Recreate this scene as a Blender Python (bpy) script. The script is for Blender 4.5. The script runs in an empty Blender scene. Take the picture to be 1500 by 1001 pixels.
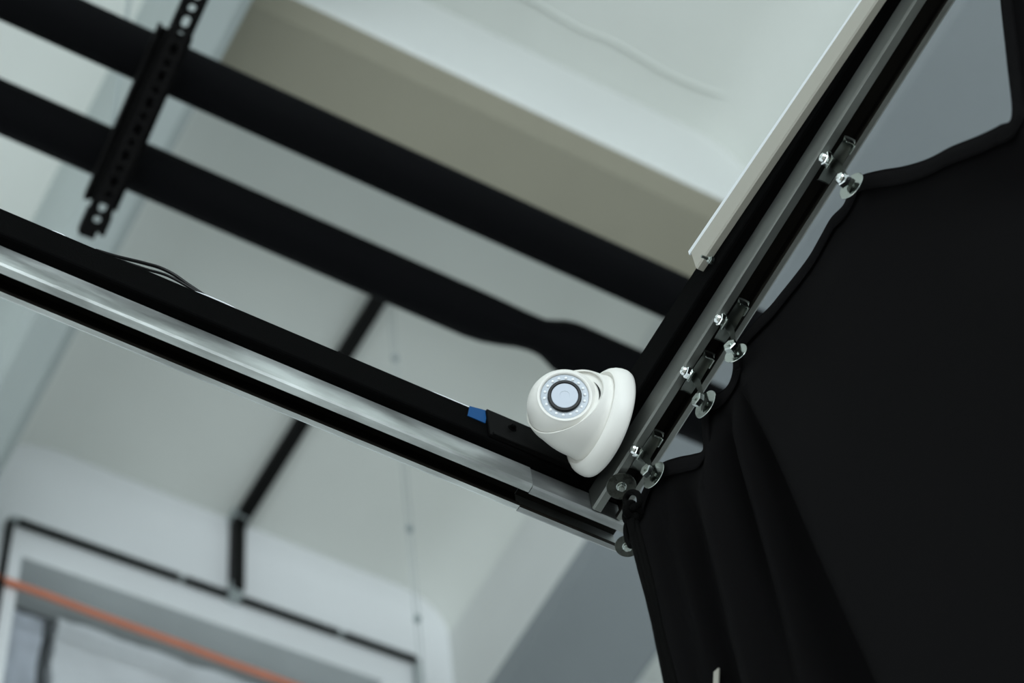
import bpy, bmesh, math, random
from mathutils import Vector, Matrix, noise
random.seed(7)
S = bpy.context.scene
COL = S.collection
PI = math.pi

# ------------------------------------------------------------------ camera
TH, RO, AZ, FPX = math.radians(58.98), math.radians(9.49), math.radians(52.76), 3540.0
r_ = Vector((math.sin(AZ), -math.cos(AZ), 0)); h_ = Vector((math.cos(AZ), math.sin(AZ), 0)); u_ = Vector((0, 0, 1))
FW = math.cos(TH)*h_ + math.sin(TH)*u_
UP = -math.sin(TH)*h_ + math.cos(TH)*u_
CR = math.cos(RO)*r_ - math.sin(RO)*UP
CU = math.sin(RO)*r_ + math.cos(RO)*UP
CAM = Vector((0, 0, 1.5))
cd = bpy.data.cameras.new('camera'); cam = bpy.data.objects.new('camera', cd); COL.objects.link(cam)
M4 = Matrix((CR, CU, -FW)).transposed().to_4x4(); M4.translation = CAM
cam.matrix_world = M4
cd.sensor_width = 36; cd.lens = FPX*36/1500; cd.clip_start = .05; cd.clip_end = 100
cd.dof.use_dof = True; cd.dof.focus_distance = 2.32; cd.dof.aperture_fstop = 4.5; cd.dof.aperture_blades = 9
S.camera = cam

# ------------------------------------------------------------------ world, lights, exposure
S.view_settings.view_transform = 'Standard'; S.view_settings.look = 'None'
S.view_settings.gamma = 1; S.view_settings.use_curve_mapping = False
S.view_settings.exposure = 0.0
w = bpy.data.worlds.new('world'); S.world = w; w.use_nodes = True
bg = w.node_tree.nodes['Background']; bg.inputs[0].default_value = (.62, .74, .86, 1); bg.inputs[1].default_value = .5

def area(name, loc, target, sx, sy, power, col):
    l = bpy.data.lights.new(name, 'AREA'); l.shape = 'RECTANGLE'; l.size = sx; l.size_y = sy; l.energy = power; l.color = col
    o = bpy.data.objects.new(name, l); COL.objects.link(o); o.location = loc
    o.rotation_euler = (Vector(target)-Vector(loc)).to_track_quat('-Z', 'Y').to_euler()
    return o
# daylight through the tall windows behind and to the left of the photographer
area('front_window_light', (-1.2, -5.85, 2.35), (-0.6, 3, 3.6), 5.0, 3.6, 425, (.86, .95, 1))
area('left_window_light', (-4.85, 1.1, 2.6), (3, 1.3, 3.8), 3.0, 3.2, 52, (.93, .98, .97))

# ------------------------------------------------------------------ helpers
def at(px, py, x=None, y=None, z=None):
    """the point of a world plane (x=, y= or z=) met by the sight line through a photograph pixel"""
    d = (px-750)/FPX*CR - (py-500.5)/FPX*CU + FW
    t = (x-CAM.x)/d.x if x is not None else (y-CAM.y)/d.y if y is not None else (z-CAM.z)/d.z
    return CAM + t*d

def mat(name, col, rough=.5, metal=0, noise_amt=0, nscale=20, bump=0, bscale=80, spec=.5, rvar=0, stretch=None, col2=None, coat=0, alpha=1, trans=0, sheen=0):
    m = bpy.data.materials.new(name); m.use_nodes = True
    nt = m.node_tree; b = nt.nodes['Principled BSDF']
    b.inputs['Base Color'].default_value = (*col, 1); b.inputs['Roughness'].default_value = rough
    b.inputs['Metallic'].default_value = metal; b.inputs['Specular IOR Level'].default_value = spec
    b.inputs['Coat Weight'].default_value = coat; b.inputs['Alpha'].default_value = alpha
    b.inputs['Transmission Weight'].default_value = trans; b.inputs['Sheen Weight'].default_value = sheen
    tc = nt.nodes.new('ShaderNodeTexCoord'); mp = nt.nodes.new('ShaderNodeMapping')
    nt.links.new(tc.outputs['Object'], mp.inputs[0])
    if stretch: mp.inputs['Scale'].default_value = stretch
    if noise_amt or rvar:
        n = nt.nodes.new('ShaderNodeTexNoise'); n.inputs['Scale'].default_value = nscale; n.inputs['Detail'].default_value = 5
        nt.links.new(mp.outputs[0], n.inputs['Vector'])
        if noise_amt:
            cr = nt.nodes.new('ShaderNodeValToRGB'); cr.color_ramp.elements[0].position = .35; cr.color_ramp.elements[1].position = .65
            c2 = col2 or tuple(c*(1-noise_amt) for c in col)
            cr.color_ramp.elements[0].color = (*c2, 1); cr.color_ramp.elements[1].color = (*col, 1)
            nt.links.new(n.outputs[0], cr.inputs[0]); nt.links.new(cr.outputs[0], b.inputs['Base Color'])
        if rvar:
            mr = nt.nodes.new('ShaderNodeMapRange'); mr.inputs[1].default_value = .3; mr.inputs[2].default_value = .7
            mr.inputs[3].default_value = max(0, rough-rvar); mr.inputs[4].default_value = min(1, rough+rvar)
            nt.links.new(n.outputs[0], mr.inputs[0]); nt.links.new(mr.outputs[0], b.inputs['Roughness'])
    if bump:
        n2 = nt.nodes.new('ShaderNodeTexNoise'); n2.inputs['Scale'].default_value = bscale; n2.inputs['Detail'].default_value = 4
        bp = nt.nodes.new('ShaderNodeBump'); bp.inputs['Strength'].default_value = bump; bp.inputs['Distance'].default_value = .002
        nt.links.new(mp.outputs[0], n2.inputs['Vector']); nt.links.new(n2.outputs[0], bp.inputs['Height']); nt.links.new(bp.outputs[0], b.inputs['Normal'])
    return m

M = dict(
    wall=mat('painted_plaster_wall', (.82, .84, .85), .85, noise_amt=.05, nscale=2.5, bump=.3, bscale=30),
    ceil=mat('painted_plaster_ceiling', (.785, .81, .77), .9, noise_amt=.06, nscale=2, bump=.25, bscale=25),
    beam=mat('painted_concrete_beam', (.70, .72, .70), .85, noise_amt=.05, nscale=3, bump=.3, bscale=30),
    beamw=mat('cream_painted_beam', (.70, .70, .63), .85, noise_amt=.06, nscale=3, bump=.3, bscale=30),
    floor=mat('screed_floor', (.34, .325, .285), .6, noise_amt=.15, nscale=3),
    grout=mat('grey_old_mortar', (.11, .12, .125), .9, noise_amt=.5, nscale=18),
    board=mat('whitewashed_board', (.66, .69, .71), .8, noise_amt=.12, nscale=9, bump=.5, bscale=20),
    board2=mat('weathered_blue_grey_board', (.50, .54, .60), .8, noise_amt=.25, nscale=14, bump=.6, bscale=25),
    black=mat('black_powder_coated_steel', (.0016, .0016, .0016), .75, bump=.25, bscale=900, spec=.02),
    blackp=mat('black_plastic', (.004, .004, .004), .55, bump=.15, bscale=700, spec=.03),
    pipe=mat('black_pipe_insulation', (.0016, .0017, .0022), .8, bump=.3, bscale=200, spec=.07),
    strut=mat('black_painted_strut', (.003, .0027, .0027), .7, spec=.1),
    galv=mat('galvanised_track_steel', (.74, .78, .76), .40, .72, noise_amt=.5, nscale=9, rvar=.12, stretch=(1, 4, 4), bump=.12, bscale=60),
    galvd=mat('dull_zinc_track_steel', (.20, .21, .195), .46, .85, noise_amt=.2, nscale=8, rvar=.08, stretch=(4, 1, 4)),
    zinc=mat('zinc_plated_steel', (.42, .46, .43), .22, 1, noise_amt=.06, nscale=60, rvar=.08),
    saddle=mat('spring_steel', (.17, .185, .165), .34, 1, noise_amt=.1, nscale=60, rvar=.05),
    galvend=mat('darker_track_end', (.44, .46, .455), .42, .82, noise_amt=.4, nscale=12, rvar=.1, stretch=(1, 4, 4)),
    zincd=mat('darkened_washer_zinc', (.085, .09, .08), .3, 1, noise_amt=.3, nscale=120, rvar=.1),
    chrome=mat('bright_nut_steel', (.85, .88, .87), .1, 1),
    white=mat('white_camera_plastic', (.80, .79, .745), .42, spec=.35),
    ledring=mat('pale_lens_ring_plastic', (.50, .55, .60), .35, spec=.4),
    led=mat('clear_led_lens', (.90, .93, .96), .3),
    lens=mat('pale_protective_film', (.53, .58, .65), .4, spec=.3),
    trackshade=mat('shaded_track_inside', (.012, .0105, .008), .6, spec=.2, noise_amt=.3, nscale=15),
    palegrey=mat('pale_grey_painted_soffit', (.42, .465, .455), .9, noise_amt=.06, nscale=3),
    soffit=mat('shaded_grey_soffit', (.50, .54, .545), .9, noise_amt=.08, nscale=6),
    khaki=mat('khaki_beam_underside', (.30, .285, .22), .9, noise_amt=.06, nscale=3),
    bluegrey=mat('blue_grey_shaded_underside', (.25, .275, .285), .9, noise_amt=.06, nscale=3),
    trimw=mat('ivory_pvc_trim', (.37, .355, .305), .5),
    fabric=mat('black_woven_curtain', (.0068, .0063, .0067), .95, bump=.6, bscale=1500, spec=.07, sheen=.012),
    hem=mat('black_hem_fabric', (.0072, .0066, .0071), .95, bump=.6, bscale=1500, spec=.09, sheen=.012),
    rope=mat('black_cord', (.0022, .0022, .002), .9, bump=.8, bscale=900, spec=.05),
    blue=mat('blue_adhesive_tape', (.004, .055, .17), .6, spec=.2),
    cablew=mat('white_cable_sheath', (.75, .78, .80), .45),
    cableb=mat('black_cable_sheath', (.004, .004, .004), .4, spec=.25),
    orange=mat('orange_cable_sheath', (.62, .20, .11), .55, noise_amt=.1, nscale=20),
    conduit=mat('black_conduit', (.005, .0075, .007), .6, spec=.15),
    fitting=mat('grey_conduit_fitting', (.30, .34, .34), .5),
    duct=mat('black_cable_duct', (.004, .004, .0036), .6, spec=.15),
    wire=mat('grey_suspension_cord', (.42, .45, .45), .6),
)

def link(name, me, m, parent=None, smooth=False):
    o = bpy.data.objects.new(name, me); COL.objects.link(o)
    if m: me.materials.append(M[m] if isinstance(m, str) else m)
    if smooth:
        for p in me.polygons: p.use_smooth = True
    if parent: o.parent = parent
    return o

def obj(name, bm, m, parent=None, smooth=False, origin=None, auto=None):
    """bm holds world coordinates; they are moved to the parent's (or the given) origin"""
    org = Vector(parent['_o']) if parent is not None else (Vector(origin) if origin is not None else None)
    if org is None:
        bm.verts.ensure_lookup_table(); org = sum((v.co for v in bm.verts), Vector())/len(bm.verts)
    bmesh.ops.translate(bm, verts=bm.verts, vec=-org)
    bmesh.ops.recalc_face_normals(bm, faces=bm.faces)
    me = bpy.data.meshes.new(name); bm.to_mesh(me); bm.free()
    o = link(name, me, m, parent, smooth)
    if smooth and auto:
        me.set_sharp_from_angle(angle=math.radians(auto))
    if parent is None: o.location = org
    o['_o'] = tuple(org)
    return o

def empty(name, loc):
    o = bpy.data.objects.new(name, None); COL.objects.link(o); o.location = loc; o.empty_display_size = .02
    o['_o'] = tuple(loc); return o
def tag(o, label, cat, group=None):
    o['label'] = label; o['category'] = cat
    if group: o['group'] = group
    return o
def struct(o): o['kind'] = 'structure'; return o

def box(bm, lo, hi, bev=0, mtx=None):
    lo, hi = Vector(lo), Vector(hi)
    res = bmesh.ops.create_cube(bm, size=1)
    vs = res['verts']
    for v in vs: v.co = Vector([(lo[i]+hi[i])/2 + v.co[i]*(hi[i]-lo[i]) for i in range(3)])
    if bev:
        es = list({e for v in vs for e in v.link_edges})
        r = bmesh.ops.bevel(bm, geom=es, offset=bev, segments=2, affect='EDGES', profile=.5)
        vs = list({v for v in r['verts']} | {v for v in vs if v.is_valid})
    if mtx is not None: bmesh.ops.transform(bm, matrix=mtx, verts=[v for v in vs if v.is_valid])
    return vs

def tube(bm, pts, rad, n=12, cap=True):
    pts = [Vector(p) for p in pts]
    if not hasattr(rad, '__len__'): rad = [rad]*len(pts)
    rings = []; prev = None
    for i, p in enumerate(pts):
        t = (pts[min(i+1, len(pts)-1)] - pts[max(i-1, 0)]).normalized()
        if prev is None:
            a = Vector((0, 0, 1)) if abs(t.z) < .9 else Vector((1, 0, 0))
            prev = t.cross(a).normalized()
        nrm = (prev - t*prev.dot(t)).normalized(); prev = nrm; bi = t.cross(nrm)
        rings.append([bm.verts.new(p + rad[i]*(math.cos(2*PI*k/n)*nrm + math.sin(2*PI*k/n)*bi)) for k in range(n)])
    for a, b in zip(rings, rings[1:]):
        for k in range(n): bm.faces.new((a[k], a[(k+1) % n], b[(k+1) % n], b[k]))
    if cap:
        bm.faces.new(rings[0][::-1]); bm.faces.new(rings[-1])
    return rings

def spline(pts, k=8):
    P = [Vector(p) for p in pts]; P = [2*P[0]-P[1]] + P + [2*P[-1]-P[-2]]; out = []
    for i in range(1, len(P)-2):
        for j in range(k):
            t = j/k
            out.append(.5*((2*P[i]) + (P[i+1]-P[i-1])*t + (2*P[i-1]-5*P[i]+4*P[i+1]-P[i+2])*t*t + (-P[i-1]+3*P[i]-3*P[i+1]+P[i+2])*t**3))
    out.append(P[-2]); return out

def revolve(bm, prof, n=64, mtx=None, capa=True, capb=True):
    """profile (r, h) turned about local Z"""
    rings = []; vs = []
    for r, h in prof:
        if r < 1e-6:
            v = bm.verts.new((0, 0, h)); rings.append([v]); vs.append(v)
        else:
            ring = [bm.verts.new((r*math.cos(2*PI*k/n), r*math.sin(2*PI*k/n), h)) for k in range(n)]
            rings.append(ring); vs += ring
    for a, b in zip(rings, rings[1:]):
        for k in range(n):
            k2 = (k+1) % n
            if len(a) == 1 and len(b) == 1: continue
            if len(a) == 1: bm.faces.new((a[0], b[k], b[k2]))
            elif len(b) == 1: bm.faces.new((a[k], a[k2], b[0]))
            else: bm.faces.new((a[k], a[k2], b[k2], b[k]))
    if capa and len(rings[0]) > 1: bm.faces.new(rings[0][::-1])
    if capb and len(rings[-1]) > 1: bm.faces.new(rings[-1])
    if mtx is not None: bmesh.ops.transform(bm, matrix=mtx, verts=vs)
    return vs

def axis_mtx(o, d, roll=0):
    return Matrix.Translation(Vector(o)) @ Vector(d).to_track_quat('Z', 'Y').to_matrix().to_4x4() @ Matrix.Rotation(roll, 4, 'Z')

def extrude_profile(bm, prof, p0, p1, nrm, closed=True):
    """prof: (n, z) points; n runs along nrm (horizontal), z up; swept from p0 to p1"""
    p0, p1, nrm = Vector(p0), Vector(p1), Vector(nrm)
    a = [bm.verts.new(p0 + nrm*n + Vector((0, 0, z))) for n, z in prof]
    b = [bm.verts.new(p1 + nrm*n + Vector((0, 0, z))) for n, z in prof]
    L = len(prof)
    for i in range(L):
        j = (i+1) % L
        bm.faces.new((a[i], a[j], b[j], b[i]))
    bm.faces.new(a[::-1]); bm.faces.new(b)

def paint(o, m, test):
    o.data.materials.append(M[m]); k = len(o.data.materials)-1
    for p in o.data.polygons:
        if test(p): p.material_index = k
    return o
# ------------------------------------------------------------------ the room shell
ZC, YW = 6.0, 2.84
XR, XL, YF = 4.2, -5.0, -6.0
bm = bmesh.new(); box(bm, (XL-.2, YF-.2, -.2), (XR+.2, YW+.5, 0)); struct(obj('floor', bm, 'floor', origin=(0, 0, 0)))
bm = bmesh.new(); box(bm, (XL-.2, YF-.2, ZC), (XR+.2, YW+.5, ZC+.2)); ceiling = struct(obj('ceiling', bm, 'ceil', origin=(0, 0, ZC)))
# beams belong to the ceiling: one crossing in front of the back wall, two running towards it
BX, BZ = 1.842, 5.53
def beam_y(x0, x1, zb, m, under):
    bm = bmesh.new(); pr = [(x0, ZC+.01), (x0, zb+.02), (x0+.02, zb), (x1-.02, zb), (x1, zb+.02), (x1, ZC+.01)]
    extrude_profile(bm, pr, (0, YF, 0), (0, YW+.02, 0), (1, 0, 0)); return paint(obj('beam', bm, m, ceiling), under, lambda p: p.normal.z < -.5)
beam_y(BX, 2.13, BZ, 'beam', 'bluegrey')  # underside darker than the sides, its shade put into the colour
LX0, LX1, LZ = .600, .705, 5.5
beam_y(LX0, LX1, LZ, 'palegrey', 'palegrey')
bm = bmesh.new()
pr = [(1.539, ZC+.01), (1.539, 5.72), (1.545, 5.705), (1.585, 5.69), (1.76, 5.69), (1.775, 5.70), (1.775, ZC+.01)]
extrude_profile(bm, pr, (LX1-.02, 0, 0), (BX+.02, 0, 0), (0, 1, 0)); paint(obj('beam', bm, 'beam', ceiling), 'khaki', lambda p: p.normal.z < -.8)  # underside in a darker khaki than the beam's sides
# coved plaster fillets where the bay meets the beam
def cove(p0, p1, d1, rad=.09, n=7):
    bm = bmesh.new(); d1 = Vector(d1); pts = []
    for k in range(n+1):
        a = PI/2*k/n
        pts.append((rad*(1-math.sin(a)), -rad*(1-math.cos(a))))
    pts.append((-.01, .01))
    a = [bm.verts.new(Vector(p0)+d1*u+Vector((0, 0, v))) for u, v in pts]; b = [bm.verts.new(Vector(p1)+d1*u+Vector((0, 0, v))) for u, v in pts]
    L = len(pts)
    for i in range(L): bm.faces.new((a[i], a[(i+1) % L], b[(i+1) % L], b[i]))
    bm.faces.new(a[::-1]); bm.faces.new(b)
    return obj('cove', bm, 'ceil', ceiling, smooth=True, auto=50)
cove((BX, 1.76, ZC), (BX, YW, ZC), (-1, 0, 0), .12)
cove((BX, YF, ZC), (BX, 1.55, ZC), (-1, 0, 0), .12)
cove((LX1, 1.56, ZC), (LX1, YW, ZC), (1, 0, 0), .18)
# thin plaster joint line on the near bay of the ceiling
bm = bmesh.new()
jp = [at(700, -34, z=ZC), at(777, 0, z=ZC), at(850, 42, z=ZC), at(900, 62, z=ZC), at(980, 108, z=ZC), at(1043, 134, z=ZC), at(1110, 156, z=ZC)]
tube(bm, [p+Vector((0, 0, -.001)) for p in spline(jp, 4)], .0035, 6); obj('plaster_ridge', bm, 'ceil', ceiling, smooth=True)

# back wall with a shallow recess (an old window opening, boarded over and whitewashed)
nz = lambda x: 5.578 + (x-.83)*.048
NX0, NX1, NZ0, ND = .832, 1.66, 3.7, .092
bm = bmesh.new()
box(bm, (XL, YW, 0), (NX0, YW+.3, ZC)); box(bm, (NX1, YW, 0), (XR, YW+.3, ZC)); box(bm, (NX0, YW, 0), (NX1, YW+.3, NZ0))
v = [bm.verts.new(p) for p in ((NX0, YW, nz(NX0)), (NX1, YW, nz(NX1)), (NX1, YW, ZC), (NX0, YW, ZC), (NX0, YW+.3, nz(NX0)), (NX1, YW+.3, nz(NX1)), (NX1, YW+.3, ZC), (NX0, YW+.3, ZC))]
for f in ((0, 1, 2, 3), (4, 7, 6, 5), (0, 4, 5, 1), (1, 5, 6, 2), (2, 6, 7, 3), (3, 7, 4, 0)): bm.faces.new([v[i] for i in f])
wall_back = struct(obj('wall_back', bm, 'wall', origin=(0, YW, 0)))
paint(wall_back, 'soffit', lambda p: p.normal.z < -.7 and 5 < p.center.z < 5.8)  # recess soffit darker than the wall, shade put into its colour
bm = bmesh.new(); box(bm, (NX0-.02, YW+ND+.03, NZ0-.02), (NX1+.02, YW+ND+.07, nz(NX1)+.02)); obj('mortar_backing', bm, 'grout', wall_back)
def rough_board(x0, x1, z0, ztop, m, jit, y0, th):
    bm = bmesh.new(); n = 26; ring = []
    for k in range(n+1):
        x = x0+(x1-x0)*k/n; ring.append((x, ztop(x) + noise.noise(Vector((x*14, 3, 1)))*jit + noise.noise(Vector((x*45, 5, 1)))*jit*.5))
    for k in range(1, n): z = ring[n][1]+(z0-ring[n][1])*k/n; ring.append((x1 + noise.noise(Vector((7, z*12, 2)))*jit*.6, z))
    for k in range(n+1): x = x1+(x0-x1)*k/n; ring.append((x, z0))
    zt = ring[0][1]
    for k in range(1, n): z = z0+(zt-z0)*k/n; ring.append((x0 + noise.noise(Vector((9, z*16, 4+x0)))*jit*.8, z))
    a = [bm.verts.new((x, y0, z)) for x, z in ring]; b = [bm.verts.new((x, y0+th, z)) for x, z in ring]
    L = len(ring)
    for i in range(L): bm.faces.new((a[i], a[(i+1) % L], b[(i+1) % L], b[i]))
    bm.faces.new(a); bm.faces.new(b[::-1])
    return obj('board', bm, m, wall_back)
rough_board(.86, .925, NZ0+.01, lambda x: 5.535, 'board2', .012, YW+ND+.005, .028)
rough_board(.955, NX1-.012, 5.25, lambda x: 5.55+(x-.95)*.045, 'board', .014, YW+ND, .032)
rough_board(.953, NX1-.012, 4.5, lambda x: 5.24, 'board', .006, YW+ND, .032)
rough_board(.955, NX1-.012, NZ0+.01, lambda x: 4.48, 'board', .006, YW+ND, .032)

bm = bmesh.new(); box(bm, (XR, YF, 0), (XR+.2, YW+.3, ZC)); struct(obj('wall_right', bm, 'wall', origin=(XR, 0, 0)))
def wall_with_opening(name, a, b, o0, o1, z0, z1, horiz):
    bm = bmesh.new()
    def bb(u0, u1, za, zb):
        if horiz: box(bm, (u0, YF-.2, za), (u1, YF, zb))
        else: box(bm, (XL-.2, u0, za), (XL, u1, zb))
    bb(a, o0, 0, ZC); bb(o1, b, 0, ZC); bb(o0, o1, 0, z0); bb(o0, o1, z1, ZC)
    return struct(obj(name, bm, 'wall', origin=(0, YF, 0) if horiz else (XL, 0, 0)))
wall_with_opening('wall_front', XL-.2, XR+.2, -3.8, 1.4, .5, 4.2, True)
wall_with_opening('wall_left', YF, YW+.3, -.4, 2.6, 1.0, 4.2, False)

# ------------------------------------------------------------------ black insulated pipes
def pipe_pts(z, y, x0, x1, n): return [Vector((x0+(x1-x0)*k/n, y, z)) for k in range(n+1)]
bm = bmesh.new(); tube(bm, pipe_pts(5.0, 1.478, XL, 1.83-.0, 40), .0415, 40)
p1 = tag(obj('insulated_pipe', bm, 'pipe', smooth=True, auto=50, origin=(-1.6, 1.478, 5.0)), 'thick straight black pipe, upper of the pair crossing behind the rails', 'pipe')
p2 = empty('insulated_pipe', (-1.6, 1.657, 5.0)); tag(p2, 'black pipe with a thick sleeve ending behind the dome camera, lower of the pair', 'pipe')
bm = bmesh.new(); zj = 5.0
xa = at(775, 495, z=zj).x
tube(bm, pipe_pts(5.0, 1.657, XL, xa-.15, 40), .0415, 40); obj('pipe_body', bm, 'pipe', p2, smooth=True, auto=50)
prof = [(-.1495, .0415, 0), (-.11, .0415, 0), (-.08, .040, -.0015), (-.05, .0365, -.0048), (-.02, .032, -.009), (.0, .0305, -.0107), (.015, .0305, -.0115), (.03, .034, -.013), (.045, .040, -.014), (.06, .0445, -.0135), (.08, .0475, -.012), (.12, .049, -.010), (.20, .053, -.006), (.30, .055, -.004), (.60, .055, -.004), (.95, .055, -.004)]
bm = bmesh.new(); tube(bm, [Vector((xa+a, 1.657+o, 5.0)) for a, r, o in prof], [r for a, r, o in prof], 40)
obj('pipe_sleeve', bm, 'pipe', p2, smooth=True, auto=60)

# perforated strut bracket below the two pipes, with its clamp channel
br = empty('pipe_bracket', (.53, 1.55, 4.94)); tag(br, 'black perforated strut bracket carrying the two thick pipes at upper left', 'bracket')
a0, a1 = at(318, -70, z=4.915), at(135, 338, z=4.915)
dv = (a1-a0); Ls = dv.length; dv.normalize(); nv = Vector((dv.y, -dv.x, 0)).normalized()
def frame_mtx(o, d, n): return Matrix(((d.x, n.x, 0, o.x), (d.y, n.y, 0, o.y), (d.z, n.z, 1, o.z), (0, 0, 0, 1)))
FM = frame_mtx(a0, dv, nv)
def strut_mesh(length, wdt, hw, pitch, slot_of, first):
    bm = bmesh.new(); t = .0025
    # slotted web built cell by cell, so the holes are real openings
    n = int((length-first)/pitch); W = wdt/2
    xs = first
    box(bm, (0, -W, 0), (first, W, t))
    for i in range(n):
        x0 = first+i*pitch; x1 = x0+pitch; sl = slot_of(i)/2; cx = (x0+x1)/2
        m = 24; out = []; inn = []
        for k in range(m):
            a = 2*PI*k/m; c, s = math.cos(a), math.sin(a)
            q = max(abs(c)/(pitch/2), abs(s)/W); out.append((cx+c/q, s/q))
            inn.append((cx+hw*c+(sl-hw)*(1 if c > 0 else -1) if sl > hw else cx+hw*c, hw*s))
        for zz in (0, t):
            vo = [bm.verts.new((x, y, zz)) for x, y in out]; vi = [bm.verts.new((x, y, zz)) for x, y in inn]
            for k in range(m): bm.faces.new((vo[k], vo[(k+1) % m], vi[(k+1) % m], vi[k]))
            if zz == 0: va = vi
            else:
                for k in range(m): bm.faces.new((va[k], va[(k+1) % m], vi[(k+1) % m], vi[k]))
    box(bm, (first+n*pitch, -W, 0), (length, W, t))
    for s in (-1, 1): box(bm, (0, s*W-(t if s > 0 else 0), 0), (length, s*W+(t if s < 0 else 0), .020))
    return bm
bm = strut_mesh(Ls, .036, .0058, .0245, lambda i: .019 if i % 2 == 0 else .0125, .012)
bmesh.ops.transform(bm, matrix=FM, verts=bm.verts); obj('perforated_strut', bm, 'strut', br)
c0, c1 = at(257, 47, z=4.944), at(147, 298, z=4.944)
cdv = (c1-c0); Lc = cdv.length; cdv.normalize(); cn = Vector((cdv.y, -cdv.x, 0)).normalized(); CM = frame_mtx(c0, cdv, cn)
bm = bmesh.new(); W = .028
box(bm, (0, -W, 0), (Lc, W, .004), .001); box(bm, (0, -W, -.008), (Lc, -W+.006, .014), .001); box(bm, (0, W-.006, -.008), (Lc, W, .014), .001)
bmesh.ops.transform(bm, matrix=CM, verts=bm.verts); obj('clamp_channel', bm, 'strut', br)
for f in (.06, .55, .98):
    for s in (-1, 1):
        bm = bmesh.new(); q = CM @ Vector((Lc*f, s*.024, 0)); tube(bm, [q+Vector((0, 0, -.012)), q+Vector((0, 0, .012))], .004, 8); obj('clamp_bolt', bm, 'strut', br)
# U-shaped tip lugs at the lower end
bm = bmesh.new(); e0 = Ls-.002
box(bm, (e0-.03, -.021, -.004), (e0+.012, -.012, .016), .002); box(bm, (e0-.03, .012, -.004), (e0+.004, .021, .016), .002); box(bm, (e0-.012, -.018, -.003), (e0+.016, .008, .006), .002)
bmesh.ops.transform(bm, matrix=FM, verts=bm.verts); obj('end_lug', bm, 'strut', br)

# threaded rod that carries the lower pipe
bm = bmesh.new(); rp = at(172, 125, y=1.66)
tube(bm, [(rp.x, 1.657, 5.035), (rp.x, 1.657, ZC)], .0035, 10)
tag(obj('hanger_rod', bm, 'fitting', smooth=True, auto=50, origin=(rp.x, 1.657, ZC)), 'thin vertical rod from the ceiling to the lower pipe, left of the bracket', 'rod')

# cable duct on the ceiling that bends down the back wall to the conduit loop
du = empty('cable_duct', at(351, 767, z=ZC)); tag(du, 'black cable duct running along the ceiling and down to the conduit tee', 'cable duct')
d0, d1 = at(351, 765, z=5.985), at(574, 408, z=5.985)
bm = bmesh.new(); dd = (d1-d0).normalized(); dn = Vector((dd.y, -dd.x, 0))
DM = frame_mtx(d0, dd, dn); box(bm, (-.02, -.017, -.012), ((d1-d0).length, .017, .014), .003, DM); obj('ceiling_run', bm, 'duct', du)
tee = at(345, 880, y=YW-.02); top = at(351, 770, y=YW-.02)
bm = bmesh.new(); box(bm, (tee.x-.0, YW-.034, tee.z+.03), (tee.x+.028, YW-.001, ZC-.018), .003)
bmesh.ops.translate(bm, verts=bm.verts, vec=(-.012, 0, 0)); obj('wall_run', bm, 'duct', du)
bm = bmesh.new(); box(bm, (tee.x-.016, YW-.038, ZC-.030), (tee.x+.022, YW-.001, ZC-.001), .004); obj('elbow', bm, 'fitting', du)

# black conduit loop on the back wall
zl, zr = at(15, 768, y=YW).z, at(605, 973, y=YW).z
cl = empty('wall_conduit', at(300, 880, y=YW)); tag(cl, 'thin black conduit loop fixed to the back wall above the recess', 'conduit')
XA, XB = at(15, 768, y=YW).x, at(606, 974, y=YW).x
zf = lambda x: zl+(x-XA)/(XB-XA)*(zr-zl)
yc = YW-.013; RC = .0085
cuts = [at(262, 853, y=YW).x, tee.x, at(495, 932, y=YW).x]
segs = [XA+.012, cuts[0]-.006, cuts[0]+.006, cuts[1]-.012, cuts[1]+.012, cuts[2]-.006, cuts[2]+.006, XB-.02]
for i in range(0, 8, 2):
    bm = bmesh.new(); tube(bm, [(segs[i], yc, zf(segs[i])), (segs[i+1], yc, zf(segs[i+1]))], RC, 14); obj('conduit_length', bm, 'conduit', cl, smooth=True, auto=50)
for c, hw in ((cuts[0], .011), (cuts[2], .011)):
    bm = bmesh.new(); tube(bm, [(c-hw, yc, zf(c)), (c+hw, yc, zf(c))], RC*.8, 14); obj('coupling', bm, 'fitting', cl, smooth=True, auto=50)
bm = bmesh.new(); box(bm, (cuts[1]-.016, YW-.028, zf(cuts[1])-.012), (cuts[1]+.016, YW-.001, zf(cuts[1])+.034), .004); obj('tee', bm, 'fitting', cl)
bm = bmesh.new(); tube(bm, spline([(XA+.012, yc, zf(XA)), (XA+.003, yc, zf(XA)), (XA-.003, yc, zf(XA)-.006), (XA-.004, yc, zf(XA)-.014)], 5), RC*1.02, 14); obj('bend', bm, 'fitting', cl, smooth=True, auto=50)
bm = bmesh.new(); tube(bm, [(XA-.004, yc, zf(XA)-.012), (XA-.006, yc, zf(XA)-.55)], RC, 14); obj('conduit_length', bm, 'conduit', cl, smooth=True, auto=50)
bm = bmesh.new(); tube(bm, spline([(XB-.022, yc, zf(XB)), (XB-.007, yc, zf(XB)-.001), (XB, yc, zf(XB)-.008), (XB+.001, yc, zf(XB)-.022)], 5), RC*1.02, 14); obj('bend', bm, 'conduit', cl, smooth=True, auto=50)
bm = bmesh.new(); tube(bm, [(XB+.001, yc, zf(XB)-.02), (XB+.001, yc, zf(XB)-.6)], RC*1.1, 14); obj('drop_length', bm, 'fitting', cl, smooth=True, auto=50)

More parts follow.
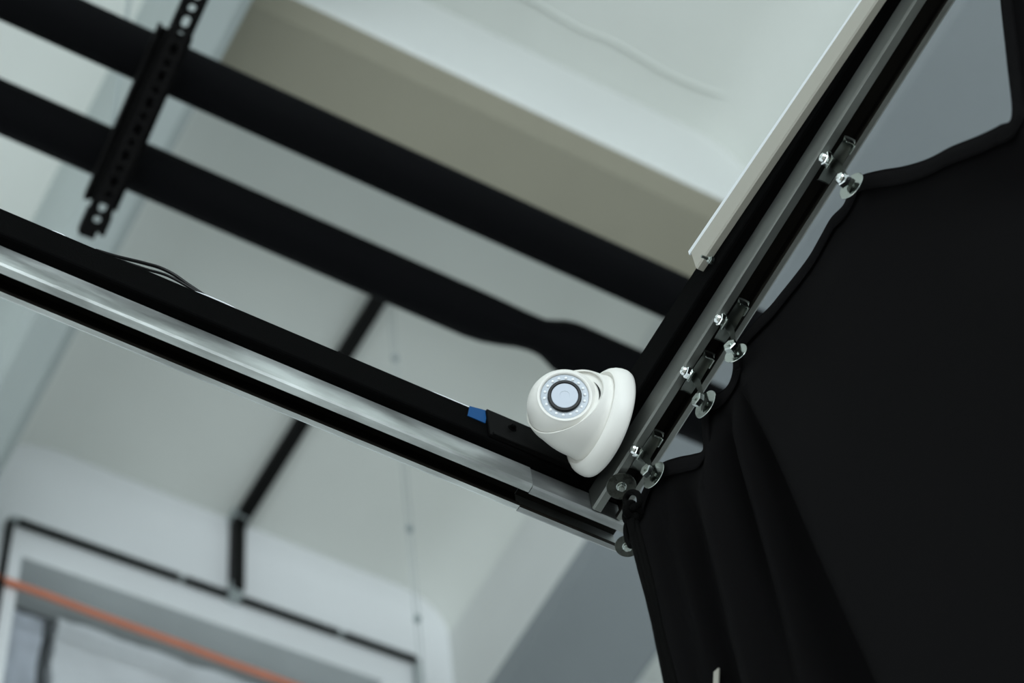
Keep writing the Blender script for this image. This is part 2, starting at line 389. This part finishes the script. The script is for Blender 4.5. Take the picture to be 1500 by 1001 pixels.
# orange cable along the back wall
bm = bmesh.new(); o0, o1 = at(0, 848, y=YW-.012), at(430, 1005, y=YW-.012)
odir = (o1-o0)/(o1.x-o0.x)
opts = [o0+odir*(x-o0.x)+Vector((0, 0, .0015*math.sin(x*23))) for x in [o0.x-2+.1*k for k in range(30)]]
tube(bm, opts, .0075, 12); tag(obj('orange_cable', bm, 'orange', smooth=True, auto=60), 'orange cable clipped along the back wall across the top of the recess', 'cable')

# pale suspension cord with small clips hanging from the ceiling
wp = at(590, 480, z=ZC-.02); wc = at(600, 775, x=wp.x); wx, wy = at(600, 775, y=2.15).x, 2.15
su = empty('suspension_cord', (wx, wy, ZC)); tag(su, 'thin pale cord with small round clips hanging down left of the dome camera', 'cord')
for dx in (-.005, .005):
    bm = bmesh.new(); tube(bm, [(wx+dx, wy, ZC), (wx+dx, wy, 4.1)], .0011, 6); obj('strand', bm, 'wire', su)
for py in (525, 775, 907):
    p = min((at(px, py, y=wy) for px in range(560, 640)), key=lambda q: abs(q.x-wx))
    bm = bmesh.new(); revolve(bm, [(0, -.009), (.006, -.007), (.008, 0), (.006, .007), (0, .009)], 12, Matrix.Translation((wx, wy, p.z))); obj('clip', bm, 'fitting', su, smooth=True)

# ------------------------------------------------------------------ curtain rails
ZB = 3.45                       # underside of the tracks
X0, Y0 = .8745, 1.0670          # inner faces where the tracks meet
TH_, TW, LIP = .031, .034, .0095
def shade_inside(o, nvec, origin):
    # inner faces of the channel are near black, their shade put into the colour: everything whose centre lies inside the outer skin and above the lips
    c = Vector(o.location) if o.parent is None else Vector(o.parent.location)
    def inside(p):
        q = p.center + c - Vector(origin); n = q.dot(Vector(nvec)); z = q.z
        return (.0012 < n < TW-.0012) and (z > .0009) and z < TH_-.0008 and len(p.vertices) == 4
    return paint(o, 'trackshade', inside)
def track_prof():
    t = .0018; w = TW; h = TH_
    return [(0, h), (0, .002), (.002, 0), (LIP, 0), (LIP, .006), (LIP-t, .006), (LIP-t, t), (.0035, t), (t, .0035), (t, h-t), (w-t, h-t), (w-t, .0035), (w-.0035, t),
            (w-.007+t, t), (w-.007+t, .006), (w-.007, .006), (w-.007, 0), (w-.002, 0), (w, .002), (w, h)]
def tube_prof():
    a, b, z0, z1, r = -.012, .040, TH_, .0785, .003
    return [(a+r, z0), (b-r, z0), (b, z0+r), (b, z1-r), (b-r, z1), (a+r, z1), (a+.001, z1-.001), (a, z1-r), (a, z0+r), (a+.001, z0+.001)]
xAend = at(908, 802, z=ZB).x
ra = empty('curtain_rail', (-.4, Y0, ZB)); tag(ra, 'black steel rail with bright silver curtain track, running down from upper left', 'curtain rail')
nA = Vector((0, 1, 0)); xj = .8075
XA0 = -1.9
bm = bmesh.new(); extrude_profile(bm, tube_prof(), (XA0, Y0, ZB), (X0-.013, Y0, ZB), nA); obj('steel_tube', bm, 'black', ra)
bm = bmesh.new(); extrude_profile(bm, track_prof(), (XA0, Y0, ZB), (xj, Y0, ZB), nA); shade_inside(obj('track', bm, 'galv', ra), nA, (0, Y0, ZB))
bm = bmesh.new(); extrude_profile(bm, track_prof(), (xj+.0006, Y0+.0008, ZB-.0006), (xAend, Y0+.0008, ZB-.0006), nA); shade_inside(obj('track', bm, 'galvend', ra), nA, (0, Y0, ZB))  # corner length of the track in a darker grey
YAW = math.radians(-1.4258)
dB = Vector((math.sin(YAW), -math.cos(YAW), 0)); nB = Vector((math.cos(YAW), math.sin(YAW), 0))   # dB: towards the camera side, nB: outwards
PB = Vector((X0, Y0-.0006, ZB))
LB = 2.6
rb = empty('curtain_rail', tuple(PB+dB*1.2)); tag(rb, 'black steel rail with dull curtain track and hooks, rising to upper right', 'curtain rail')
def kz(s): return 1.06-.30*max(0, min(1, s/.7))      # the right rail's section gets a little shallower along its run
def sweepB(bm, prof, ss, zoff=lambda s: 0):
    rings = [[bm.verts.new(PB+dB*s+nB*n+Vector((0, 0, z*kz(s)+zoff(s)))) for n, z in prof] for s in ss]; L = len(prof)
    for a, b in zip(rings, rings[1:]):
        for i in range(L): bm.faces.new((a[i], a[(i+1) % L], b[(i+1) % L], b[i]))
    bm.faces.new(rings[0][::-1]); bm.faces.new(rings[-1])
bm = bmesh.new(); sweepB(bm, tube_prof(), (-.045, 0, .7, LB)); obj('steel_tube', bm, 'black', rb)
bm = bmesh.new(); sweepB(bm, track_prof(), (0, .7, LB)); tb = obj('track', bm, 'galvd', rb)
tb.data.materials.append(M['trackshade'])  # right track: channel shade put into the colour of its inner faces
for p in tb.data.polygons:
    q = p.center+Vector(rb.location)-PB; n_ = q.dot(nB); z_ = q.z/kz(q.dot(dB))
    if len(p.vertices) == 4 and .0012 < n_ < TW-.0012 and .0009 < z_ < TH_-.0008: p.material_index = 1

def RB(s, n, z): return PB + dB*s + nB*n + Vector((0, 0, z))
BM = Matrix(((nB.x, dB.x, 0, PB.x), (nB.y, dB.y, 0, PB.y), (nB.z, dB.z, 1, PB.z), (0, 0, 0, 1)))   # local: (n outward, s along, z)

# white trim fixed along the inner side of the right rail
tr = empty('cable_trunking', tuple(RB(1.2, -.016, .08))); tag(tr, 'ivory plastic trunking strip fixed on the black rail at upper right', 'trunking')
s0 = .258
bm = bmesh.new()
pr = [(-.0125, .0655), (-.0125, .082), (-.0125, .090), (-.0125, .1055), (-.016, .1065), (-.0165, .0995), (-.0185, .0985), (-.0185, .0935), (-.020, .0925), (-.022, .0900), (-.022, .0675), (-.0205, .0655)]
zo = lambda s: -.060*(min(s, .7)-.25)
pr = [(n, z) for n, z in ((-.0125, .0545), (-.0125, .1065), (-.0145, .1070), (-.0150, .0990), (-.0175, .0975), (-.0175, .0925), (-.0195, .0915), (-.0205, .0890), (-.0205, .0565), (-.0190, .0545))]
sweepB(bm, pr, (s0, .7, LB), zo); obj('trunking_base', bm, 'trimw', tr)
bm = bmesh.new(); sweepB(bm, [(-.0146, .1000), (-.0146, .1075), (-.0160, .1075), (-.0160, .1000)], (s0-.008, .7, LB), zo)
sweepB(bm, [(-.0176, .0935), (-.0176, .0965), (-.0188, .0965), (-.0188, .0935)], (s0-.001, .7, LB), zo); obj('cover_lip', bm, 'cablew', tr)

# --- bolts and nuts -------------------------------------------------
def hexnut(bm, o, d, r, h, dome=0, roll=0):
    m = axis_mtx(o, d, roll)
    vs = []
    a = [bm.verts.new(m @ Vector((r*math.cos(PI/3*k), r*math.sin(PI/3*k), 0))) for k in range(6)]
    b = [bm.verts.new(m @ Vector((r*math.cos(PI/3*k), r*math.sin(PI/3*k), h*.85))) for k in range(6)]
    c = [bm.verts.new(m @ Vector((.86*r*math.cos(PI/3*k), .86*r*math.sin(PI/3*k), h))) for k in range(6)]
    for p, q in ((a, b), (b, c)):
        for k in range(6): bm.faces.new((p[k], p[(k+1) % 6], q[(k+1) % 6], q[k]))
    bm.faces.new(a[::-1]); bm.faces.new(c)
    if dome:
        revolve(bm, [(r*.78, h*.95), (r*.78, h+dome*.3), (r*.62, h+dome*.72), (r*.34, h+dome*.95), (0, h+dome)], 16, m, capa=False)
def disc(bm, o, d, r, t, hole=0, n=40):
    m = axis_mtx(o, d)
    if hole:
        revolve(bm, [(hole, 0), (r-.0004, 0), (r, .0003), (r, t-.0003), (r-.0004, t), (hole, t), (hole, 0)], n, m, capa=False, capb=False)
    else: revolve(bm, [(0, 0), (r-.0004, 0), (r, .0003), (r, t-.0003), (r-.0004, t), (0, t)], n, m)

# screw below the trunking end
bm = bmesh.new(); p = at(1038, 382, x=RB(0, -.012, 0).x-.012*0+(-.0103)); p = at(1040, 381, x=.8515)
hexnut(bm, p+Vector((.003, 0, 0)), (-1, 0, 0), .0042, .004, .002); tube(bm, [p, p+Vector((-.0095, 0, 0))], .0016, 8)
tag(obj('trunking_screw', bm, 'zinc', tr), 'x', 'x')
for o in tr.children:
    for k in ('label', 'category'):
        if k in o: del o[k]

# --- curtain hooks --------------------------------------------------
def make_hook(name, label, up, low, tilt=0, dome_low=False, roll=0, ws=1.0, washer_turn=0):
    """up/low: world centres of the upper bolt and the lower nut"""
    up, low = Vector(up), Vector(low)
    h = empty(name, tuple(up)); tag(h, label, 'hook', 'roller hooks hanging from the right-hand curtain track')
    ax = -nB
    # sprung saddle strip, bent up into the slot at both ends
    bm = bmesh.new(); n = 18; rows = []
    for k in range(n+1):
        t = -1+2*k/n; s = t*.025
        z = -.003 + .010*abs(t)**1.7 + (.0035 if abs(t) > .93 else 0)
        wd = .0066*(1-.10*abs(t)); off = .0045+.0045*abs(t)**2
        rows.append([bm.verts.new(up + dB*s + nB*(off+u*wd) + Vector((0, 0, z-.0022*abs(u)))) for u in (-1, -.4, .4, 1)])
    for a, b in zip(rows, rows[1:]):
        for k in range(3): bm.faces.new((a[k], a[k+1], b[k+1], b[k]))
    bmesh.ops.solidify(bm, geom=bm.faces[:], thickness=.0012)
    obj('saddle', bm, 'saddle', h, smooth=True, auto=40)
    # folded tab at the near end
    bm = bmesh.new(); TM = Matrix(((nB.x, dB.x, 0, up.x), (nB.y, dB.y, 0, up.y), (nB.z, dB.z, 1, up.z), (0, 0, 0, 1)))
    box(bm, (.0035, .0225, -.002), (.0125, .0240, .010), .0004, TM); box(bm, (.0115, .014, -.004), (.0128, .0240, .010), .0004, TM); obj('folded_tab', bm, 'zinc', h)
    bm = bmesh.new(); box(bm, (-.0015, -.006, -.007), (.0005, .006, .010), .0005, TM); obj('bolt_plate', bm, 'zinc', h)
    bm = bmesh.new(); hexnut(bm, up+ax*.0010, ax, .0066, .0050, .0046, roll); tube(bm, [up+ax*.0012, up+nB*.012], .0024, 10); obj('upper_nut', bm, 'chrome', h, smooth=True, auto=30)
    # swivel link
    bm = bmesh.new(); side = (low-up).cross(nB).normalized()
    pts = spline([up+nB*.003+(low-up)*.05, up+nB*.0055+(low-up)*.35, low+nB*.0045-(low-up)*.3, low+nB*.0035, low+nB*.0030+(low-up)*.14], 5)
    ws_ = []
    for i, q in enumerate(pts):
        t = i/(len(pts)-1); wd = .0042*(1.15-.35*math.sin(PI*t*.9)) + (.0022 if t > .72 else 0)
        ws_.append([bm.verts.new(q+side*u*wd) for u in (-1, 0, 1)])
    for a, b in zip(ws_, ws_[1:]):
        for k in range(2): bm.faces.new((a[k], a[k+1], b[k+1], b[k]))
    bmesh.ops.solidify(bm, geom=bm.faces[:], thickness=.0014)
    obj('swivel_link', bm, 'saddle', h, smooth=True, auto=40)
    axl = (Matrix.Rotation(washer_turn, 3, 'Z') @ ax)
    bm = bmesh.new(); hexnut(bm, low+axl*.0005, axl, .0070, .0056, .0050 if dome_low else .0, roll+.4)
    if not dome_low: tube(bm, [low+axl*.004, low+axl*.0072], .0026, 10)
    obj('lower_nut', bm, 'chrome' if dome_low else 'zinc', h, smooth=True, auto=30)
    bm = bmesh.new(); tube(bm, [low, low-axl*.0065], .0028, 10); obj('bolt_shank', bm, 'zinc', h, smooth=True, auto=30)
    bm = bmesh.new(); disc(bm, low-axl*.0055, -axl, .0128*ws, .0012, .003); obj('washer', bm, 'zinc', h, smooth=True, auto=30)
    return h
def onB(px, py, n, z): # point seen at the pixel on a plane parallel to the rail at offset n
    d = (px-750)/FPX*CR - (py-500.5)/FPX*CU + FW
    q = PB + nB*n; t = (q-CAM).dot(nB)/d.dot(nB); return CAM+t*d
hk = [
    ('topmost curtain hook, with a bright domed lower nut, beside the hem corner of the curtain', (1215, 235), (1240, 267), True, .3, 1.1, .22),
    ('second curtain hook from the top, half tucked behind the black curtain edge', (1061, 471), (1073, 511), False, .1, .95, .5),
    ('third curtain hook from the top, in front of a light wedge of wall', (1011, 547), (1026, 588), False, .8, 1.15, .15),
    ('lowest curtain hook, right below the white dome camera', (937, 662), (951, 692), False, .5, 1.15, .2),
]
for lab, a, b, dm, rl, ws, wt in hk:
    u = onB(*a, .009, 0); l = onB(*b, .012, 0)
    make_hook('curtain_hook', lab, u, l, dome_low=dm, roll=rl, ws=ws, washer_turn=wt)

# --- end washers bolted under the tracks -----------------------------
def end_washer(px, py, r, label, tilt):
    c = at(px, py, z=ZB-.004); d = Vector(tilt).normalized()
    e = empty('end_bolt', tuple(c)); tag(e, label, 'bolt', 'end bolts with large washers at the rail corner')
    bm = bmesh.new(); disc(bm, c, d, r, .0013, .003); obj('washer', bm, 'zincd', e, smooth=True, auto=30)  # washer darkened, the dark reflection on it put into the colour
    bm = bmesh.new(); disc(bm, c+d*.0013, d, .0052, .0008, 0, 20); hexnut(bm, c+d*.002, d, .0044, .0032, 0, .3); obj('nut', bm, 'zinc', e, smooth=True, auto=30)
    bm = bmesh.new(); tube(bm, [c-d*.012, c+d*.0065], .0022, 10); obj('bolt_shank', bm, 'zinc', e, smooth=True, auto=40)
end_washer(910, 712, .0148, 'large round washer and bolt under the right rail, below the dome camera', (-.05, -.05, -1))
end_washer(919, 800, .0125, 'round washer and bolt at the very end of the left rail', (-.15, .0, -1))

# --- splice plate, tape and loose cables on the left rail -------------
yf = Y0-.012
pl = empty('splice_plate', (.79, yf, ZB+.05)); tag(pl, 'flat black joining plate with a screw, on the left rail beside the camera', 'plate')
xs = at(713, 600, y=yf-.004).x
bm = bmesh.new(); box(bm, (xs, yf-.0042, ZB+.034), (X0-.016, yf-.0002, ZB+.0800), .0008); obj('plate', bm, 'blackp', pl)
bm = bmesh.new(); box(bm, (xs+.003, yf-.0062, ZB+.0335), (X0-.016, yf-.0040, ZB+.0385), .0008); obj('flange', bm, 'blackp', pl)
sc = at(750, 628, y=yf-.004)
bm = bmesh.new(); disc(bm, sc, (0, -1, 0), .0048, .0012, 0, 20); hexnut(bm, sc+Vector((0, -.0012, 0)), (0, -1, 0), .0032, .0028, .001); obj('screw', bm, 'black', pl, smooth=True, auto=30)
bm = bmesh.new(); yt = yf-.0010; ps = [at(*p, y=yt) for p in ((688, 595), (714, 602), (711, 620), (685, 609))]
a = [bm.verts.new(p) for p in ps]; b = [bm.verts.new(p+Vector((0, .0008, 0))) for p in ps]
for i in range(4): bm.faces.new((a[i], a[(i+1) % 4], b[(i+1) % 4], b[i]))
bm.faces.new(a[::-1]); bm.faces.new(b)
tag(obj('tape_strip', bm, 'blue'), 'small piece of blue tape stuck on the black left rail', 'tape')
zt = ZB+.0785
def onA(px, py, dy=0): p = at(px, py, y=yf+dy); return p
bm = bmesh.new(); path = [(140, 366), (170, 375), (195, 381), (215, 386), (235, 392), (255, 402), (275, 416), (305, 436)]
tube(bm, spline([onA(*p, .006)+Vector((0, 0, -.001)) for p in path], 6), .0018, 10)
path = [(140, 368), (185, 384), (215, 394), (245, 403), (275, 419), (305, 438)]
tube(bm, spline([onA(*p, .004)+Vector((0, 0, -.0012)) for p in path], 6), .0014, 10)
tag(obj('black_cable', bm, 'cableb', smooth=True, auto=60), 'thin black cable humped along the top of the left rail', 'cable')
bm = bmesh.new(); pts = []
for k in range(121):
    px = -40+k*6.9; base = 303.5+.4262*px
    lift = 0
    for c, wd, a in ((86, 12, 2.2), (316, 34, 3.0), (668, 50, 3.0)):
        lift += a*math.exp(-((px-c)/wd)**4)
    q = onA(px, base+5.0-lift*1.35, .003); pts.append(q)
tube(bm, pts, .0010, 10)
tag(obj('white_cable', bm, 'cablew', smooth=True, auto=60), 'thin white cable lying along the top edge of the left rail', 'cable')
# small cable tie nub
bm = bmesh.new(); q = onA(500, 517, .001); box(bm, q+Vector((-.003, 0, -.006)), q+Vector((.003, .004, .0025)), .0008)
tag(obj('rail_clip', bm, 'blackp'), 'tiny black clip on the top edge of the left rail', 'clip')

# ------------------------------------------------------------------ dome camera
XW = RB(.07, -.012, 0).x
WC = Vector((XW, .9992, 3.5010)); AXD = -nB
BC = WC + AXD*.050
dc = empty('dome_camera', tuple(WC)); tag(dc, 'white dome security camera fixed to the black rail near the corner', 'security camera')
bm = bmesh.new()
prof = [(0, 0), (.0540, 0), (.0560, .0012), (.0568, .004), (.0566, .008), (.0555, .0125), (.0535, .0165), (.0505, .0195), (.0485, .0203), (.0480, .0195), (.0472, .0185), (.0466, .0180), (0, .0180)]
revolve(bm, prof, 96, axis_mtx(WC, AXD)); obj('mounting_base', bm, 'white', dc, smooth=True, auto=45)
# locking notches of the base ring
for a in (2.45, 2.62):
    pass
RS, RI, RE = .0388, .0372, .0368
cone = [(.0446, .0165), (.0444, .0215), (.0438, .0235)]
hx = .050
for k in range(26):
    a = math.radians(98-98*k/25)       # polar angle from the pole of the shell sphere
    cone.append((RS*math.sin(a), hx+RS*math.cos(a)))
# tangent blend from the ring to the sphere
pts2 = cone[:3]
r0, h0 = cone[2]; r1, h1 = RS*math.sin(math.radians(80)), hx+RS*math.cos(math.radians(80))
for k in range(1, 10):
    t = k/10; bul = .0015*math.sin(PI*t); pts2.append((r0+(r1-r0)*t+bul, h0+(h1-h0)*t+bul*.4))
for k in range(23):
    a = math.radians(80*(1-k/22)); pts2.append((RS*math.sin(a), hx+RS*math.cos(a)))
bm = bmesh.new(); revolve(bm, pts2, 128, axis_mtx(WC, AXD), capa=False)
nview = (CAM-BC).normalized()
def camdir(x, y, zz): return (CR*x + CU*y + nview*zz).normalized()
MN = camdir(-.48, .62, .62)
geom = bm.verts[:]+bm.edges[:]+bm.faces[:]
bmesh.ops.bisect_plane(bm, geom=geom, plane_co=BC+MN*.0068, plane_no=MN, clear_outer=True)
bmesh.ops.recalc_face_normals(bm, faces=bm.faces)
bmesh.ops.solidify(bm, geom=bm.faces[:], thickness=.0016)
hs = obj('housing', bm, 'white', dc, smooth=True, auto=40)
LN = camdir(.02, .42, .90)
bm = bmesh.new(); revolve(bm, [(r-.0017, h) for r, h in pts2 if r > .004], 96, axis_mtx(WC, AXD), capa=False, capb=True)
bmesh.ops.bisect_plane(bm, geom=bm.verts[:]+bm.edges[:]+bm.faces[:], plane_co=BC+MN*.0030, plane_no=MN, clear_outer=True)
bmesh.ops.holes_fill(bm, edges=[e for e in bm.edges if e.is_boundary and all(abs((v.co-BC).dot(MN)-.0030) < 1e-4 for v in e.verts)], sides=0)
obj('inner_collar', bm, 'white', hs, smooth=True, auto=30)
EM = axis_mtx(BC, LN)
RF, HF = .0272, None
hf = math.sqrt(RE*RE-RF*RF)
prof = [(0, -RE)]
amax = math.acos(hf/RE)
for k in range(1, 40):
    a = PI-(PI-amax)*k/39; prof.append((RE*math.sin(a), RE*math.cos(a)))
prof += [(RF-.0004, hf+.0007), (RF-.0012, hf+.0009), (.0245, hf+.0004), (.0238, hf-.0006), (.0236, hf-.0028), (0, hf-.0028)]
bm = bmesh.new(); revolve(bm, prof, 96, EM); eb = obj('eyeball', bm, 'white', dc, smooth=True, auto=40)
bm = bmesh.new(); revolve(bm, [(.0235, hf-.0029), (.0235, hf-.0012), (.0228, hf-.0008), (.0165, hf-.0012), (.0163, hf-.0029)], 72, EM, capa=False, capb=False); obj('led_ring', bm, 'ledring', eb, smooth=True, auto=40)
bm = bmesh.new()
for k in range(18):
    a = 2*PI*k/18; revolve(bm, [(.0016, 0), (.0015, .0006), (.0009, .0011), (0, .0013)], 12, EM @ Matrix.Translation((.0198*math.cos(a), .0198*math.sin(a), hf-.0012)), capa=False)
obj('leds', bm, 'led', eb, smooth=True)
bm = bmesh.new(); revolve(bm, [(.0166, hf-.0030), (.0166, hf+.0016), (.0160, hf+.0022), (.0140, hf+.0022), (.0134, hf+.0016), (.0132, hf-.002)], 72, EM, capa=False, capb=False); obj('lens_barrel', bm, 'cableb', eb, smooth=True, auto=35)
bm = bmesh.new(); revolve(bm, [(.0133, hf-.002), (.0133, hf+.0010), (.0128, hf+.0014), (.0050, hf+.0015), (.0049, hf+.0012), (0, hf+.0012)], 72, EM, capa=False); obj('lens_cover', bm, 'lens', eb, smooth=True, auto=35)

# narrow dark sliver standing in for the shaded gap right of the eyeball
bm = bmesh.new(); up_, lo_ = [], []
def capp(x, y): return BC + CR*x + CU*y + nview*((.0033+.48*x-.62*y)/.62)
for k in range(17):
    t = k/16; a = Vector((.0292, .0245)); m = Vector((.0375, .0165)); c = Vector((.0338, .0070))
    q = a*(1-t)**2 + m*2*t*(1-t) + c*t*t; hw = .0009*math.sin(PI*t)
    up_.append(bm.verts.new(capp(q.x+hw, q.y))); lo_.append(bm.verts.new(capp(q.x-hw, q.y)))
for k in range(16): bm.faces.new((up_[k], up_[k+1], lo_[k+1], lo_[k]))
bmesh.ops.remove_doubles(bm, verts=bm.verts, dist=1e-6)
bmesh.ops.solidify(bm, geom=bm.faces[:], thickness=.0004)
so = obj('slot_shade', bm, 'cableb', dc, smooth=True); so['label'] = 'dark sliver standing in for shade beside the eyeball'
# ------------------------------------------------------------------ knotted cord
XP = .868
def onx(px, py, x=XP): return at(px, py, x=x)
ro = empty('knotted_cord', tuple(onx(927, 745))); tag(ro, 'black cord knotted at the rail corner, its ends hanging straight down', 'cord')
kc = onx(926, 752)
bm = bmesh.new(); kp = []
for k in range(60):
    t = 2*PI*k/60; R = .0050+.0024*math.cos(3*t)
    kp.append(kc + (CR*(R*math.cos(2*t)) + CU*(1.3*R*math.sin(2*t)) + nview*(.0035*math.sin(3*t))))
kp.append(kp[0]); tube(bm, kp, .0038, 12, cap=False)
obj('knot', bm, 'rope', ro, smooth=True)
loops = [[(929, 748), (937, 736), (934, 724), (923, 722), (916, 733), (921, 748)], [(928, 752), (918, 770), (919, 790), (925, 800), (927, 785), (926, 762)]]
for L in loops:
    bm = bmesh.new(); tube(bm, spline([onx(*p) for p in L], 8), .0030, 10); obj('loop', bm, 'rope', ro, smooth=True, auto=60)
for i, dxp in enumerate((0, 5, 10)):
    t0 = onx(921+dxp*.9, 758, XP+.002*i); t1 = onx(978+dxp*1.0, 1001, XP+.002*i)
    d = (t1-t0); pts = [t0 + d*(k/6) + Vector((0, .0012*math.sin(k*1.3+i), 0)) for k in range(0, 60)]
    pts = [p for p in pts if p.z > .9]
    bm = bmesh.new(); tube(bm, pts, .0030, 10); obj('cord_end', bm, 'rope', ro, smooth=True, auto=60)

# ------------------------------------------------------------------ curtain
XC = .902
hem_px = [(1420, -330), (1440, -240), (1452, -150), (1462, -70), (1470, 0), (1480, 95), (1487, 172), (1470, 186), (1440, 201), (1400, 217), (1365, 235), (1330, 246), (1295, 252), (1264, 261), (1250, 280), (1240, 303),
          (1222, 322), (1206, 350), (1190, 378), (1170, 405), (1150, 430), (1132, 452), (1112, 472), (1094, 490), (1084, 506), (1078, 520), (1078, 545), (1072, 565), (1060, 577), (1046, 581),
          (1038, 590), (1032, 612), (1033, 640), (1034, 662), (1020, 668), (1000, 672), (978, 679), (962, 690), (950, 712), (940, 736), (930, 768)]
HP = [onx(px, py, XC) for px, py in hem_px]
for p in HP: p.z = min(p.z, ZB-.012)
HP[0] = Vector((XC, HP[1].y-.09, ZB-.03)); 
HPs = [Vector((XC, HP[0].y-.5, ZB-.03)), Vector((XC, HP[0].y-.4, ZB-.12)), Vector((XC, HP[0].y-.12, ZB-.08))] + HP
hem = spline(HPs, 6)
hem = [Vector((XC, p.y, p.z)) for p in hem]
y_h1, y_h2, y_h3, y_h4 = onx(1250, 280, XC).y, onx(1078, 515, XC).y, onx(1036, 592, XC).y, onx(955, 703, XC).y
def sm(t): t = max(0, min(1, t)); return t*t*(3-2*t)
def ridge(d, w): return math.exp(-(d/w)**2)
fa, fb = onx(1100, 585, XC), onx(1318, 1001, XC)   # the long diagonal valley
def fold(y, z, dl=1):
    dep = max(0, 3.44-z)
    g = sm(dep/.10)*sm(dl/.10)
    x = 0
    # diagonal valley fanning out from the second hook
    m = (fb.y-fa.y)/(fb.z-fa.z); yv = fa.y+m*(z-fa.z)
    wv = min(.010+.055*dep, .06)
    x += g*(.85*wv)*math.tanh((y-yv)/(.30*wv))*ridge(y-yv, wv*(2.6 if y < yv else 1.7))
    x += g*.012*sm((yv-y)/.22)
    # fold fanning from the topmost hook
    yv1 = y_h1+.05+.10*dep; x -= g*.016*ridge(y-yv1, .05+.10*dep)
    yv0 = y_h1-.16-.05*dep; x += g*.022*ridge(y-yv0, .07)
    # tighter folds under the third and fourth hooks
    x -= g*.020*ridge(y-(y_h2+.012+.06*dep), .012+.035*dep)
    x += g*.018*ridge(y-(y_h3-.018+.03*dep), .010+.02*dep)
    x -= g*.022*ridge(y-(y_h3+.020+.010*dep), .013+.02*dep)
    x += g*.016*ridge(y-(y_h4-.035+.01*dep), .014+.01*dep)
    x += g*.006*ridge(y-(y_h4+.004), .012)
    x += g*.004*noise.noise(Vector((y*9, z*3, 1.7)))
    # regular pleats take over lower down
    x += sm((dep-.7)/1.5)*sm((1.0-y)/.12)*.035*math.sin(y*38+noise.noise(Vector((y*2, z, 0)))*1.5)
    return x
cu = empty('curtain', (XC, .6, .05)); tag(cu, 'black cloth curtain hanging in folds from the right-hand rail', 'curtain')
deps = [0, .004, .010, .018, .026, .034, .045, .06, .08] + [.1+.025*k for k in range(1, 30)] + [.9, 1.0, 1.15, 1.3, 1.5, 1.75, 2.0, 2.3, 2.6, 2.9, 3.2]
bm = bmesh.new(); grid = []
for i, p in enumerate(hem):
    col = []
    for dp in deps:
        z = max(.06, p.z-dp); col.append(bm.verts.new((XC+fold(p.y, z, dp), p.y, z)))
    grid.append(col)
for a, b in zip(grid, grid[1:]):
    for k in range(len(deps)-1):
        if (a[k].co-a[k+1].co).length > 1e-5 and (b[k].co-b[k+1].co).length > 1e-5 and (a[k].co-b[k].co).length > 1e-6: bm.faces.new((a[k], a[k+1], b[k+1], b[k]))
bmesh.ops.solidify(bm, geom=bm.faces[:], thickness=.0010)
obj('cloth', bm, 'fabric', cu, smooth=True)
# turned hem: a slightly proud band with a stitched lower edge
bm = bmesh.new(); rows = []
for i, p in enumerate(hem):
    t = (hem[min(i+1, len(hem)-1)]-hem[max(i-1, 0)]); nn = Vector((0, -t.z, t.y)).normalized()
    if nn.z > 0: nn = -nn
    if abs(nn.z) < .5: nn = Vector((0, nn.y*.6, -.8)).normalized()
    col = []
    for k in range(6):
        q = p+nn*(.017*k/5); bulge = .0035+.0016*math.sin(PI*k/5)
        col.append(bm.verts.new((XC-bulge+fold(q.y, q.z, .017*k/5), q.y, q.z+(.0008 if k == 0 else 0))))
    rows.append(col)
for a, b in zip(rows, rows[1:]):
    for k in range(5): bm.faces.new((a[k], a[k+1], b[k+1], b[k]))
bmesh.ops.solidify(bm, geom=bm.faces[:], thickness=.0016)
obj('hem', bm, 'hem', cu, smooth=True)
# small pale tag on the fold at the bottom of the view
tg = onx(1046, 992, XC)
bm = bmesh.new(); TM = Matrix.Translation((XC+fold(tg.y, tg.z)-.004, tg.y, tg.z)) @ Matrix.Rotation(.35, 4, 'X')
box(bm, (-.0008, -.004, -.012), (.0008, .004, .008), .0003, TM); obj('tag', bm, 'trimw', cu)

for o in list(bpy.data.objects):
    if '_o' in o: del o['_o']
